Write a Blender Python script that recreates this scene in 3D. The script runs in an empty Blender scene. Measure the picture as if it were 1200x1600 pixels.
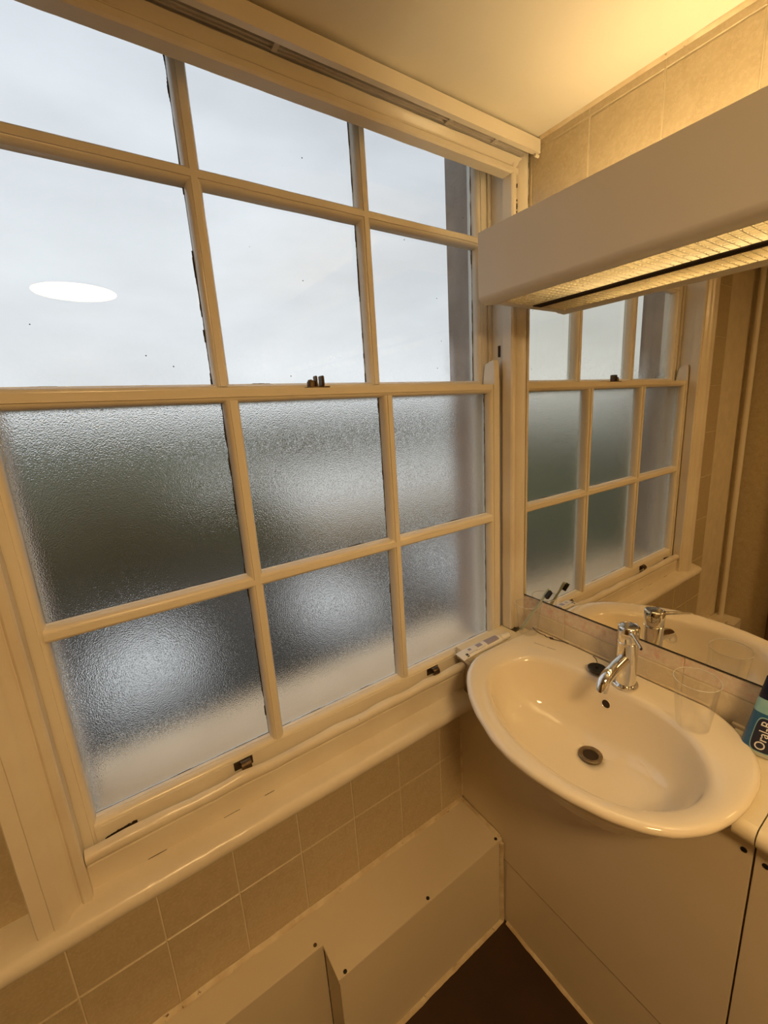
import bpy, bmesh, math, random
import numpy as np
from mathutils import Vector, Matrix, noise
from mathutils.bvhtree import BVHTree

random.seed(7)
SC = bpy.context.scene
COL = SC.collection
PI = math.pi

# ------------------------------------------------------------------ camera
cam_data = bpy.data.cameras.new('camera')
cam = bpy.data.objects.new('camera', cam_data)
COL.objects.link(cam)
right = Vector((0.81969108, -0.57002689, -0.05635496))
down = Vector((-0.17310202, -0.15272496, -0.97299064))
fwd = Vector((0.54602402, 0.8073069, -0.22386009))
cam.matrix_world = Matrix(((right.x, -down.x, -fwd.x, -1.0043),
                           (right.y, -down.y, -fwd.y, -0.7889),
                           (right.z, -down.z, -fwd.z, 1.4557),
                           (0, 0, 0, 1)))
cam_data.sensor_fit = 'AUTO'
cam_data.sensor_width = 36
cam_data.lens = 665.77 * 36 / 1600
cam_data.shift_x = -18.93 / 1600
cam_data.shift_y = -5.32 / 1600
cam_data.clip_start = 0.01
cam_data.clip_end = 2000
SC.camera = cam

# ------------------------------------------------------------------ world: overcast sky
W = bpy.data.worlds.new('overcast_sky')
SC.world = W
W.use_nodes = True
nt = W.node_tree
for n in list(nt.nodes):
    nt.nodes.remove(n)
out = nt.nodes.new('ShaderNodeOutputWorld')
bg = nt.nodes.new('ShaderNodeBackground')
tc = nt.nodes.new('ShaderNodeTexCoord')
sep = nt.nodes.new('ShaderNodeSeparateXYZ')
nt.links.new(tc.outputs['Generated'], sep.inputs[0])
ramp = nt.nodes.new('ShaderNodeValToRGB')
e = ramp.color_ramp.elements
e[0].position = 0.0
e[0].color = (0.77, 0.80, 0.82, 1)
e[1].position = 1.0
e[1].color = (0.66, 0.71, 0.79, 1)
nt.links.new(sep.outputs[2], ramp.inputs[0])
nz = nt.nodes.new('ShaderNodeTexNoise')
nz.inputs['Scale'].default_value = 2.2
nz.inputs['Detail'].default_value = 5
mp = nt.nodes.new('ShaderNodeMapping')
mp.inputs['Scale'].default_value = (1, 1, 2.6)
nt.links.new(tc.outputs['Generated'], mp.inputs[0])
nt.links.new(mp.outputs[0], nz.inputs['Vector'])
mr = nt.nodes.new('ShaderNodeMapRange')
mr.inputs[1].default_value = 0.3
mr.inputs[2].default_value = 0.7
mr.inputs[3].default_value = 0.86
mr.inputs[4].default_value = 1.12
nt.links.new(nz.outputs[0], mr.inputs[0])
mul = nt.nodes.new('ShaderNodeVectorMath')
mul.operation = 'SCALE'
nt.links.new(ramp.outputs[0], mul.inputs[0])
nt.links.new(mr.outputs[0], mul.inputs['Scale'])
nt.links.new(mul.outputs[0], bg.inputs[0])
bg.inputs[1].default_value = 1.12
nt.links.new(bg.outputs[0], out.inputs[0])

# ------------------------------------------------------------------ colour management
vs = SC.view_settings
vs.view_transform = 'Standard'
vs.look = 'None'
vs.exposure = 0.0
vs.gamma = 1.0
vs.use_curve_mapping = False
SC.cycles.use_denoising = True
SC.cycles.max_bounces = 14
SC.cycles.transparent_max_bounces = 24
SC.cycles.transmission_bounces = 12
SC.cycles.sample_clamp_indirect = 6.0

TUBE_STRENGTH = 22.0
DOME_STRENGTH = 80.0
WARM = (1.0, 0.64, 0.25)


# ------------------------------------------------------------------ node helpers
def new_mat(name):
    m = bpy.data.materials.new(name)
    m.use_nodes = True
    t = m.node_tree
    b = t.nodes['Principled BSDF']
    return m, t, b


def N(t, kind, **kw):
    n = t.nodes.new(kind)
    for k, v in kw.items():
        if k.startswith('i_'):
            n.inputs[k[2:].replace('_', ' ')].default_value = v
        else:
            setattr(n, k, v)
    return n


def pos(t):
    return t.nodes.new('ShaderNodeNewGeometry').outputs['Position']


def noise_tex(t, scale, detail=3, rough=0.5, vec=None):
    n = N(t, 'ShaderNodeTexNoise')
    n.inputs['Scale'].default_value = scale
    n.inputs['Detail'].default_value = detail
    n.inputs['Roughness'].default_value = rough
    t.links.new(vec if vec is not None else pos(t), n.inputs['Vector'])
    return n.outputs[0]


def mixcol(t, fac, a, b):
    m = N(t, 'ShaderNodeMix', data_type='RGBA')
    for sock, v in ((m.inputs[0], fac), (m.inputs[6], a), (m.inputs[7], b)):
        if isinstance(v, bpy.types.NodeSocket):
            t.links.new(v, sock)
        elif isinstance(v, (int, float)):
            sock.default_value = v
        else:
            sock.default_value = (*v, 1) if len(v) == 3 else v
    return m.outputs[2]


def mrange(t, v, a, b, c=0.0, d=1.0):
    m = N(t, 'ShaderNodeMapRange')
    t.links.new(v, m.inputs[0])
    for i, x in zip((1, 2, 3, 4), (a, b, c, d)):
        m.inputs[i].default_value = x
    return m.outputs[0]


def bump(t, b, h, strength=0.2, dist=0.001):
    n = N(t, 'ShaderNodeBump')
    n.inputs['Strength'].default_value = strength
    n.inputs['Distance'].default_value = dist
    t.links.new(h, n.inputs['Height'])
    t.links.new(n.outputs[0], b.inputs['Normal'])


def surface(name, col, col2=None, rough=0.5, scale=6, bscale=90, bstr=0.15, bdist=0.001, spec=0.5,
            dirt=None, dirt_lo=0.66, dirt_hi=0.74, dirt_scale=38, metallic=0.0, coat=0.0):
    m, t, b = new_mat(name)
    col2 = col2 or tuple(c * 0.88 for c in col)
    c = mixcol(t, mrange(t, noise_tex(t, scale, 4), 0.3, 0.7), col, col2)
    if dirt:
        c = mixcol(t, mrange(t, noise_tex(t, dirt_scale, 5, 0.6), dirt_lo, dirt_hi), c, dirt)
    t.links.new(c, b.inputs['Base Color'])
    b.inputs['Roughness'].default_value = rough
    b.inputs['Specular IOR Level'].default_value = spec
    b.inputs['Metallic'].default_value = metallic
    b.inputs['Coat Weight'].default_value = coat
    if bstr:
        bump(t, b, noise_tex(t, bscale, 3), bstr, bdist)
    return m


def emitter(name, col, s):
    m, t, b = new_mat(name)
    b.inputs['Base Color'].default_value = (0.9, 0.88, 0.8, 1)
    b.inputs['Emission Color'].default_value = (*col, 1)
    b.inputs['Emission Strength'].default_value = s
    return m


PAINT = surface('cream_gloss_paint', (0.80, 0.74, 0.62), (0.75, 0.68, 0.55), 0.22, 5, 55, 0.22, 0.0015,
                dirt=(0.30, 0.21, 0.12), dirt_lo=0.76, dirt_hi=0.84, dirt_scale=70)
PAINT_WORN = surface('worn_cream_paint', (0.80, 0.74, 0.62), (0.71, 0.63, 0.50), 0.27, 7, 40, 0.4, 0.002,
                     dirt=(0.26, 0.17, 0.10), dirt_lo=0.72, dirt_hi=0.80, dirt_scale=60)
CEIL = surface('ceiling_paint', (0.80, 0.76, 0.66), (0.76, 0.71, 0.60), 0.8, 2, 160, 0.2, 0.001)
TILE = surface('beige_ceramic_tile', (0.53, 0.44, 0.29), (0.47, 0.38, 0.24), 0.30, 45, 70, 0.10, 0.001,
               dirt=(0.58, 0.49, 0.34), dirt_lo=0.45, dirt_hi=0.75, dirt_scale=170)
BORDER = surface('pink_marble_border_tile', (0.78, 0.70, 0.58), (0.68, 0.57, 0.46), 0.28, 75, 70, 0.08, 0.001,
                 dirt=(0.70, 0.46, 0.38), dirt_lo=0.50, dirt_hi=0.70, dirt_scale=70)
LIT_TILE = surface('lit_upstand_tile', (0.70, 0.61, 0.45), (0.62, 0.53, 0.38), 0.28, 40, 70, 0.08, 0.001,
                  dirt=(0.74, 0.66, 0.50), dirt_lo=0.5, dirt_hi=0.72, dirt_scale=80)  # wall tile lightened to paint in the strong light above the counter
GROUT = surface('cream_grout', (0.66, 0.58, 0.43), None, 0.85, 20, 200, 0.3)
WALLTILE_BACK = surface('tile_bed_grout', (0.76, 0.67, 0.50), None, 0.85, 20, 200, 0.3)
LAMINATE = surface('cream_laminate', (0.72, 0.63, 0.48), (0.68, 0.59, 0.44), 0.42, 3, 180, 0.06, 0.0006)
WORKTOP = surface('cream_worktop', (0.78, 0.70, 0.52), (0.74, 0.65, 0.46), 0.30, 30, 180, 0.05, 0.0006)
CERAMIC = surface('glazed_cream_ceramic', (0.84, 0.755, 0.60), (0.83, 0.745, 0.59), 0.08, 2, 30, 0.0, coat=0.3)
CHROME = surface('polished_chrome', (0.80, 0.79, 0.77), (0.76, 0.75, 0.73), 0.06, 8, 60, 0.02, 0.0004, metallic=1.0)
TARNISH = surface('tarnished_brass', (0.16, 0.11, 0.06), (0.07, 0.045, 0.03), 0.45, 60, 200, 0.4, 0.001, metallic=0.7)
WASTE = surface('stained_waste_metal', (0.36, 0.29, 0.20), (0.22, 0.17, 0.11), 0.30, 80, 200, 0.2, 0.001, metallic=0.9)
BLACK = surface('black_rubber', (0.012, 0.011, 0.010), None, 0.4, 20, 200, 0.1)
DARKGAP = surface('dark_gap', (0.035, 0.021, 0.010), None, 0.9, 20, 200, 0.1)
CAULK = surface('aged_caulk', (0.72, 0.62, 0.44), (0.52, 0.40, 0.24), 0.5, 30, 120, 0.4, 0.002,
                dirt=(0.16, 0.09, 0.04), dirt_lo=0.64, dirt_hi=0.7, dirt_scale=50)
FLOORM = surface('brown_vinyl', (0.045, 0.020, 0.008), (0.032, 0.014, 0.006), 0.45, 9, 120, 0.15)
PELMET = surface('pelmet_enamel', (0.80, 0.77, 0.70), (0.77, 0.73, 0.66), 0.45, 3, 200, 0.06, 0.0006,
                 dirt=(0.40, 0.34, 0.26), dirt_lo=0.74, dirt_hi=0.8, dirt_scale=40)
LOUVREM = surface('white_louvre_plastic', (0.86, 0.80, 0.64), None, 0.4, 20, 200, 0.0)
RAILGREY = surface('grey_blind_rail', (0.56, 0.52, 0.46), (0.46, 0.42, 0.37), 0.5, 20, 100, 0.1)
STONE = surface('weathered_stone', (0.46, 0.39, 0.34), (0.34, 0.285, 0.245), 0.9, 12, 120, 0.4, 0.003)
SILLSTONE = surface('pale_stone_sill', (0.84, 0.66, 0.44), (0.74, 0.56, 0.36), 0.8, 8, 80, 0.3, 0.002)
WOOD = surface('brown_stained_wood', (0.13, 0.070, 0.028), (0.09, 0.046, 0.018), 0.4, 8, 60, 0.15)
DAYLIT_WHITE = surface('daylit_white_paint', (0.90, 0.88, 0.84), (0.84, 0.82, 0.77), 0.6, 10, 60, 0.3, 0.002)  # white with the daylight brightness put into the colour
MILDEW = surface('black_mildew', (0.035, 0.025, 0.018), None, 0.9, 60, 200, 0.2)
TUBEM = emitter('fluorescent_tube', (1.0, 0.72, 0.36), TUBE_STRENGTH)
DOMEM = emitter('opal_lamp_glass', (1.0, 0.63, 0.27), DOME_STRENGTH)

# mirror
MIRROR, t, b = new_mat('mirror_silver')
b.inputs['Metallic'].default_value = 1.0
b.inputs['Roughness'].default_value = 0.0
t.links.new(mixcol(t, noise_tex(t, 2.0), (0.84, 0.80, 0.70), (0.81, 0.77, 0.67)), b.inputs['Base Color'])

# clear window glass with condensation on its lower edge
CLEAR = bpy.data.materials.new('clear_window_glass')
CLEAR.use_nodes = True
t = CLEAR.node_tree
t.nodes.remove(t.nodes['Principled BSDF'])
mo = t.nodes['Material Output']
tr = N(t, 'ShaderNodeBsdfTransparent')
tr.inputs[0].default_value = (0.97, 0.98, 0.98, 1)
gl = N(t, 'ShaderNodeBsdfGlossy')
gl.inputs['Roughness'].default_value = 0.0
fr = N(t, 'ShaderNodeFresnel')
gb = N(t, 'ShaderNodeNewGeometry')
ior = N(t, 'ShaderNodeMapRange')
t.links.new(gb.outputs['Backfacing'], ior.inputs[0])
ior.inputs[3].default_value = 1.45
ior.inputs[4].default_value = 1 / 1.45
t.links.new(ior.outputs[0], fr.inputs[0])
ms = N(t, 'ShaderNodeMixShader')
t.links.new(fr.outputs[0], ms.inputs[0])
t.links.new(tr.outputs[0], ms.inputs[1])
t.links.new(gl.outputs[0], ms.inputs[2])
sx = N(t, 'ShaderNodeSeparateXYZ')
t.links.new(pos(t), sx.inputs[0])
grad = mrange(t, sx.outputs[2], 1.50, 1.64, 1.0, 0.0)
nzz = noise_tex(t, 9, 4)
mm = N(t, 'ShaderNodeMath', operation='MULTIPLY')
t.links.new(grad, mm.inputs[0])
t.links.new(mrange(t, nzz, 0.35, 0.65, 0.2, 1.0), mm.inputs[1])
mm2 = N(t, 'ShaderNodeMath', operation='MULTIPLY')
t.links.new(mm.outputs[0], mm2.inputs[0])
mm2.inputs[1].default_value = 0.55
rf = N(t, 'ShaderNodeBsdfRefraction')
rf.inputs['IOR'].default_value = 1.1
rf.inputs['Roughness'].default_value = 0.45
bn = N(t, 'ShaderNodeBump')
bn.inputs['Strength'].default_value = 0.5
bn.inputs['Distance'].default_value = 0.001
t.links.new(noise_tex(t, 260, 2), bn.inputs['Height'])
t.links.new(bn.outputs[0], rf.inputs['Normal'])
ms2 = N(t, 'ShaderNodeMixShader')
t.links.new(mm2.outputs[0], ms2.inputs[0])
t.links.new(ms.outputs[0], ms2.inputs[1])
t.links.new(rf.outputs[0], ms2.inputs[2])
# tiny dirt specks on the pane
df = N(t, 'ShaderNodeBsdfDiffuse')
df.inputs[0].default_value = (0.06, 0.05, 0.04, 1)
vor = N(t, 'ShaderNodeTexVoronoi')
vor.inputs['Scale'].default_value = 17
t.links.new(pos(t), vor.inputs['Vector'])
ms3 = N(t, 'ShaderNodeMixShader')
spk = N(t, 'ShaderNodeMath', operation='LESS_THAN')
t.links.new(vor.outputs['Distance'], spk.inputs[0])
spk.inputs[1].default_value = 0.020
t.links.new(spk.outputs[0], ms3.inputs[0])
t.links.new(ms2.outputs[0], ms3.inputs[1])
t.links.new(df.outputs[0], ms3.inputs[2])
t.links.new(ms3.outputs[0], mo.inputs[0])

# obscured (pebbled) glass
OBSC, t, b = new_mat('pebbled_obscured_glass')
b.inputs['Transmission Weight'].default_value = 1.0
b.inputs['Roughness'].default_value = 0.09
b.inputs['IOR'].default_value = 1.45
b.inputs['Base Color'].default_value = (0.97, 0.98, 0.97, 1)
n1 = noise_tex(t, 550, 2, 0.6)
v1 = N(t, 'ShaderNodeTexVoronoi')
v1.inputs['Scale'].default_value = 490
t.links.new(pos(t), v1.inputs['Vector'])
ad = N(t, 'ShaderNodeMath', operation='ADD')
t.links.new(n1, ad.inputs[0])
t.links.new(v1.outputs['Distance'], ad.inputs[1])
bump(t, b, ad.outputs[0], 0.45, 0.00048)

# rolled plastic rim
RIMP, t, b = new_mat('plastic_rim')
b.inputs['Base Color'].default_value = (0.9, 0.88, 0.84, 1)
b.inputs['Roughness'].default_value = 0.15
b.inputs['Transmission Weight'].default_value = 0.55
b.inputs['IOR'].default_value = 1.2
bump(t, b, noise_tex(t, 60), 0.05)

# clear plastic
PLASTIC, t, b = new_mat('clear_plastic')
t.nodes.remove(b)
mo = t.nodes['Material Output']
tr = N(t, 'ShaderNodeBsdfTransparent')
tr.inputs[0].default_value = (0.996, 0.996, 0.994, 1)
gl = N(t, 'ShaderNodeBsdfGlossy')
gl.inputs['Roughness'].default_value = 0.05
lw = N(t, 'ShaderNodeLayerWeight')
lw.inputs[0].default_value = 0.22
ms = N(t, 'ShaderNodeMixShader')
t.links.new(mrange(t, lw.outputs['Facing'], 0.0, 1.0, 0.006, 0.26), ms.inputs[0])
t.links.new(tr.outputs[0], ms.inputs[1])
t.links.new(gl.outputs[0], ms.inputs[2])
t.links.new(ms.outputs[0], mo.inputs[0])


# ------------------------------------------------------------------ mesh builder
class MB:
    def __init__(s):
        s.v, s.f = [], []

    def add(s, verts, faces):
        k = len(s.v)
        s.v += [tuple(map(float, p)) for p in verts]
        s.f += [tuple(k + i for i in f) for f in faces]
        return s

    def box(s, x0, x1, y0, y1, z0, z1):
        x0, x1 = min(x0, x1), max(x0, x1)
        y0, y1 = min(y0, y1), max(y0, y1)
        z0, z1 = min(z0, z1), max(z0, z1)
        V = [(x0, y0, z0), (x1, y0, z0), (x1, y1, z0), (x0, y1, z0),
             (x0, y0, z1), (x1, y0, z1), (x1, y1, z1), (x0, y1, z1)]
        return s.add(V, [(0, 3, 2, 1), (4, 5, 6, 7), (0, 1, 5, 4), (1, 2, 6, 5), (2, 3, 7, 6), (3, 0, 4, 7)])

    def prism(s, poly, place, a, b, steps=1, jitter=None):
        """poly: list of (p,q); place(p,q,t)->xyz; swept from a to b"""
        n = len(poly)
        V = []
        for i in range(steps + 1):
            tt = a + (b - a) * i / steps
            for (p, q) in poly:
                P = place(p, q, tt)
                if jitter:
                    P = jitter(P)
                V.append(P)
        F = []
        for i in range(steps):
            for j in range(n):
                k = (j + 1) % n
                F.append((i * n + j, i * n + k, (i + 1) * n + k, (i + 1) * n + j))
        F.append(tuple(range(n))[::-1])
        F.append(tuple(steps * n + j for j in range(n)))
        return s.add(V, F)

    def rings(s, rings, close_start=True, close_end=True):
        n = len(rings[0])
        V = [p for r in rings for p in r]
        F = []
        for i in range(len(rings) - 1):
            for j in range(n):
                k = (j + 1) % n
                F.append((i * n + j, i * n + k, (i + 1) * n + k, (i + 1) * n + j))
        if close_start:
            F.append(tuple(range(n))[::-1])
        if close_end:
            F.append(tuple((len(rings) - 1) * n + j for j in range(n)))
        return s.add(V, F)

    def lathe(s, c, prof, n=32, axis=(0, 0, 1), close=True):
        ax = Vector(axis).normalized()
        u = ax.orthogonal().normalized()
        w = ax.cross(u)
        c = Vector(c)
        R = []
        for (r, h) in prof:
            R.append([c + ax * h + (u * math.cos(2 * PI * j / n) + w * math.sin(2 * PI * j / n)) * r for j in range(n)])
        return s.rings(R, close, close)

    def tube(s, pts, r, n=12):
        pts = [Vector(p) for p in pts]
        rad = r if isinstance(r, (list, tuple)) else [r] * len(pts)
        R = []
        up = None
        for i, p in enumerate(pts):
            d = (pts[min(i + 1, len(pts) - 1)] - pts[max(i - 1, 0)]).normalized()
            if up is None:
                up = d.orthogonal().normalized()
            up = (up - d * up.dot(d)).normalized()
            w = d.cross(up)
            R.append([p + (up * math.cos(2 * PI * j / n) + w * math.sin(2 * PI * j / n)) * rad[i] for j in range(n)])
        return s.rings(R)

    def build(s, name, mat, parent=None, smooth=None, bevel=0, bseg=2, base=None):
        V = np.array(s.v)
        lo, hi = V.min(0), V.max(0)
        org = Vector(base) if base is not None else Vector(((lo[0] + hi[0]) / 2, (lo[1] + hi[1]) / 2, lo[2]))
        me = bpy.data.meshes.new(name)
        me.from_pydata([(p[0] - org.x, p[1] - org.y, p[2] - org.z) for p in s.v], [], s.f)
        bm = bmesh.new()
        bm.from_mesh(me)
        bmesh.ops.recalc_face_normals(bm, faces=bm.faces)
        if bevel:
            es = [ed for ed in bm.edges if len(ed.link_faces) == 2 and ed.calc_face_angle(0) > 0.5]
            bmesh.ops.bevel(bm, geom=es, offset=bevel, segments=bseg, affect='EDGES', clamp_overlap=True)
            smooth = smooth if smooth is not None else 40
        bm.to_mesh(me)
        bm.free()
        if smooth:
            me.shade_smooth()
            me.set_sharp_from_angle(angle=math.radians(smooth))
        me.materials.append(mat)
        o = bpy.data.objects.new(name, me)
        COL.objects.link(o)
        put(o, org, parent)
        return o


WORG = {}


def put(o, org, parent=None):
    org = Vector(org)
    WORG[o.name] = org
    if parent is not None:
        o.parent = parent
        o.location = org - WORG[parent.name]
    else:
        o.location = org


def tag(o, label=None, cat=None, group=None, kind=None):
    if label:
        o['label'] = label
    if cat:
        o['category'] = cat
    if group:
        o['group'] = group
    if kind:
        o['kind'] = kind
    return o


def thing(name, loc, label=None, cat=None, group=None, kind=None):
    o = bpy.data.objects.new(name, None)
    o.empty_display_size = 0.05
    COL.objects.link(o)
    put(o, loc)
    return tag(o, label, cat, group, kind)


def jit(amp, freq=30.0):
    def f(P):
        v = Vector(P)
        n = noise.noise_vector(v * freq) + 0.5 * noise.noise_vector(v * freq * 3.1)
        return v + n * amp
    return f


# ------------------------------------------------------------------ dimensions
XM = -0.080          # mirror-wall tile face
XL, YB = -1.75, -2.25
ZF, ZC = 0.02, 2.03
WX0, WX1 = -1.141, -0.118     # inner edges of the window surround

# ================================================================== THE SETTING
MB().box(XL - 0.1, 0.10, YB - 0.1, 0.02, ZF - 0.08, ZF).build('floor', FLOORM)['kind'] = 'structure'
MB().box(XL - 0.1, 0.10, YB - 0.1, 0.03, ZC, ZC + 0.1).build('ceiling', CEIL)['kind'] = 'structure'

w = MB()
w.box(XL - 0.1, 0.02, 0.0018, 0.088, ZF - 0.05, 0.70)            # below the window
w.box(XL - 0.1, WX0 - 0.026, 0.0018, 0.088, 0.70, ZC)            # left of it
w.box(WX1 + 0.026, 0.02, 0.0018, 0.088, 0.70, ZC)                # right of it
wall_window = w.build('wall_window', WALLTILE_BACK)
wall_window['kind'] = 'structure'
s = MB()
s.box(XL - 0.1, -1.128, 0.09, 0.19, -5.0, 2.6)
s.box(-0.124, 0.9, 0.09, 0.19, -5.0, 2.6)
s.box(-1.128, -0.124, 0.09, 0.19, -5.0, 0.72)
s.box(-1.128, -0.124, 0.09, 0.19, 2.50, 2.6)
st = s.build('wall_outside', STONE)
st['kind'] = 'structure'

wall_mirror = MB().box(XM + 0.0018, 0.02, YB - 0.1, 0.006, ZF - 0.05, ZC).build('wall_right', WALLTILE_BACK)
wall_mirror['kind'] = 'structure'
wall_left = MB().box(XL - 0.1, XL, YB - 0.1, 0.006, ZF - 0.05, ZC).build('wall_left', TILE)
wall_left['kind'] = 'structure'
wall_back = MB().box(XL - 0.1, 0.02, YB - 0.1, YB, ZF - 0.05, ZC).build('wall_back', TILE)
wall_back['kind'] = 'structure'

# ---- tiles, one object each
TILE_MESH = {}


def tile(parent, plane, a0, a1, z0, z1, mat):
    """plane 'y': face towards -y at y=0; plane 'x': face towards -x at x=XM"""
    g = 0.0011
    a0, a1, z0, z1 = a0 + g, a1 - g, z0 + g, z1 - g
    if a1 - a0 < 0.008 or z1 - z0 < 0.008:
        return
    key = (plane, round(a1 - a0, 4), round(z1 - z0, 4), mat.name)
    if key not in TILE_MESH:
        hw, hh = (a1 - a0) / 2, (z1 - z0) / 2
        c = 0.0014
        th = 0.0062
        V = [(-hw, th, -hh), (hw, th, -hh), (hw, th, hh), (-hw, th, hh),
             (-hw, c, -hh), (hw, c, -hh), (hw, c, hh), (-hw, c, hh),
             (-hw + c, 0, -hh + c), (hw - c, 0, -hh + c), (hw - c, 0, hh - c), (-hw + c, 0, hh - c)]
        F = [(8, 9, 10, 11)]
        for i in range(4):
            j = (i + 1) % 4
            F += [(4 + i, 4 + j, 8 + j, 8 + i), (i, j, 4 + j, 4 + i)]
        if plane == 'x':
            V = [(y, -x, z) for (x, y, z) in V]
        me = bpy.data.meshes.new('tile')
        me.from_pydata(V, [], F)
        me.materials.append(mat)
        TILE_MESH[key] = me
    o = bpy.data.objects.new('tile', TILE_MESH[key])
    COL.objects.link(o)
    m = (a0 + a1) / 2
    d = random.uniform(-0.0003, 0.0003)
    put(o, (m, d, (z0 + z1) / 2) if plane == 'y' else (XM + d, m, (z0 + z1) / 2), parent)


PX, PZ = 0.1385, 0.2
# window wall: below the sill and to the left of the surround
for i in range(-1, 8):
    x0 = -0.924 + PX * 6 - PX * (i + 1)
    for k in range(-3, 9):
        z0 = 0.485 + PZ * k
        a0, a1 = max(x0, XL), min(x0 + PX, -0.292)
        b0, b1 = max(z0, ZF), min(z0 + PZ, ZC)
        if b0 < 0.66:
            if b1 > 0.18:
                tile(wall_window, 'y', a0, a1, b0, min(b1, 0.668), TILE)
        if b1 > 0.70 and a0 < -1.222:
            tile(wall_window, 'y', a0, min(a1, -1.216), max(b0, 0.702), b1, TILE)
for i in range(8, 10):
    x0 = -0.924 + PX * 6 - PX * (i + 1)
    for k in range(-3, 9):
        z0 = 0.485 + PZ * k
        tile(wall_window, 'y', max(x0, XL), x0 + PX, max(z0, ZF), min(z0 + PZ, ZC), TILE)
# mirror wall
for i in range(-1, 10):
    y1 = -0.199 + 0.1405 - 0.1405 * i
    tile(wall_mirror, 'x', y1 - 0.1405, min(y1, -0.004), 2.009, ZC, TILE)
    tile(wall_mirror, 'x', y1 - 0.1405, min(y1, -0.004), 1.809, 2.009, TILE)
    tile(wall_mirror, 'x', y1 - 0.1405, min(y1, -0.004), 1.69, 1.809, TILE)
for i in range(-1, 9):
    y1 = -0.1805 + 0.1405 - 0.1405 * i
    tile(wall_mirror, 'x', y1 - 0.1405, min(y1, -0.004), 0.70, 0.8815, LIT_TILE)
    tile(wall_mirror, 'x', y1 - 0.1405, min(y1, -0.004), 0.8815, 0.9225, BORDER)

# caulk line where ceiling meets the mirror wall
t1 = MB()
t1.prism([(0, 0), (-0.006, 0), (-0.004, -0.003), (0, -0.006)],
         lambda p, q, t: (XM + p, t, ZC + q), -0.08, -1.6, 60, jit(0.0012, 25)).build('trim_1', CAULK, smooth=50)['kind'] = 'structure'

# left side of the room, seen in the mirror: corner pipe casing, door and frame
t2 = MB()
t2.lathe((XL + 0.03, -0.03, 0.30), [(0.012, 0), (0.012, 1.72)], 12)
t2.build('trim_2', PAINT, smooth=50)['kind'] = 'structure'
t3 = MB()
t3.box(XL, XL + 0.10, -0.11, 0.0, ZF, 0.30).build('trim_3', PAINT, bevel=0.004)['kind'] = 'structure'
d = MB()
d.box(XL + 0.0, XL + 0.035, -1.02, -0.30, ZF, 1.98)
door = d.build('door_1', WOOD, bevel=0.004)
door['kind'] = 'structure'
for (y0, y1) in ((-0.36, -0.62), (-0.70, -0.96)):
    for (z0, z1) in ((0.15, 0.9), (1.02, 1.88)):
        MB().box(XL + 0.030, XL + 0.043, y0, y1, z0, z1).build('door_panel', WOOD, door, bevel=0.006)
f = MB()
f.box(XL, XL + 0.05, -0.30, -0.22, ZF, 2.0)
f.box(XL, XL + 0.05, -1.10, -1.02, ZF, 2.0)
f.build('door_frame', WOOD, door, bevel=0.005)
MB().lathe((XL + 0.035, -0.37, 1.0), [(0.010, 0), (0.010, 0.03), (0.024, 0.034), (0.026, 0.05), (0.014, 0.06)], 20, (1, 0, 0)).build('door_knob', TARNISH, door, smooth=40)

# ================================================================== WINDOW
window = thing('window_1', (-0.63, 0.05, 0.72), kind='structure')
# frame lining: box linings of the jambs, head and bottom
f = MB()
for (xi, sg) in ((WX0, -1), (WX1, 1)):
    xe = xi + sg * 0.024
    f.box(xi + sg * 0.010, xe, -0.001, 0.044, 0.70, 2.10)
f.box(WX0 - 0.02, WX1 + 0.02, 0.0, 0.089, 2.068, 2.10)
f.box(WX0 - 0.02, WX1 + 0.02, 0.0, 0.089, 0.70, 0.752)
f.build('frame_lining', PAINT_WORN, window)
f = MB()
for (xi, sg) in ((WX0, -1), (WX1, 1)):
    f.box(xi + sg * 0.010, xi - sg * 0.000, 0.0405, 0.0465, 0.752, 2.06)
f.build('parting_bead', PAINT_WORN, window, bevel=0.001)
f = MB()
f.box(WX0 - 0.010, WX0 - 0.024, 0.044, 0.089, 0.70, 2.10)
f.box(WX1 + 0.010, WX1 + 0.024, 0.044, 0.089, 0.70, 2.10)
f.box(-1.128, WX0 - 0.02, 0.089, 0.102, 0.74, 2.10)
f.box(-0.124, WX1 + 0.02, 0.089, 0.102, 0.74, 2.10)
f.box(-1.128, -1.124, 0.088, 0.104, 0.74, 2.10)
f.box(-0.128, -0.124, 0.088, 0.104, 0.74, 2.10)
f.build('outer_lining', DAYLIT_WHITE, window)  # lining painted whiter than the frame to carry the sky light

# architrave: (u outwards from the inner edge, w out of the wall)
ARCH = [(0, 0.004), (0, 0.031), (0.003, 0.035), (0.012, 0.035), (0.0145, 0.033), (0.0155, 0.031), (0.0175, 0.031),
        (0.0195, 0.034), (0.026, 0.037), (0.031, 0.043), (0.036, 0.049), (0.043, 0.051), (0.050, 0.0515), (0.0515, 0.0495),
        (0.054, 0.0505), (0.070, 0.052), (0.072, 0.050), (0.072, 0.004)]


def cutprof(umax):
    q = []
    for i, (u, w_) in enumerate(ARCH):
        if u <= umax:
            q.append((u, w_))
        else:
            u0, w0 = q[-1]
            if w0 > 0.005:
                fct = (umax - u0) / (u - u0) if u > u0 else 0
                q.append((umax, w0 + (w_ - w0) * fct))
                q.append((umax, 0.004))
            break
    return q


wob = jit(0.0006, 18)
# left, standing on the sill
MB().prism(ARCH, lambda u, w_, t: (WX0 - u, -w_, t), 0.697, ZC - 0.002, 60, wob).build('architrave', PAINT_WORN, window, smooth=35)
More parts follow.
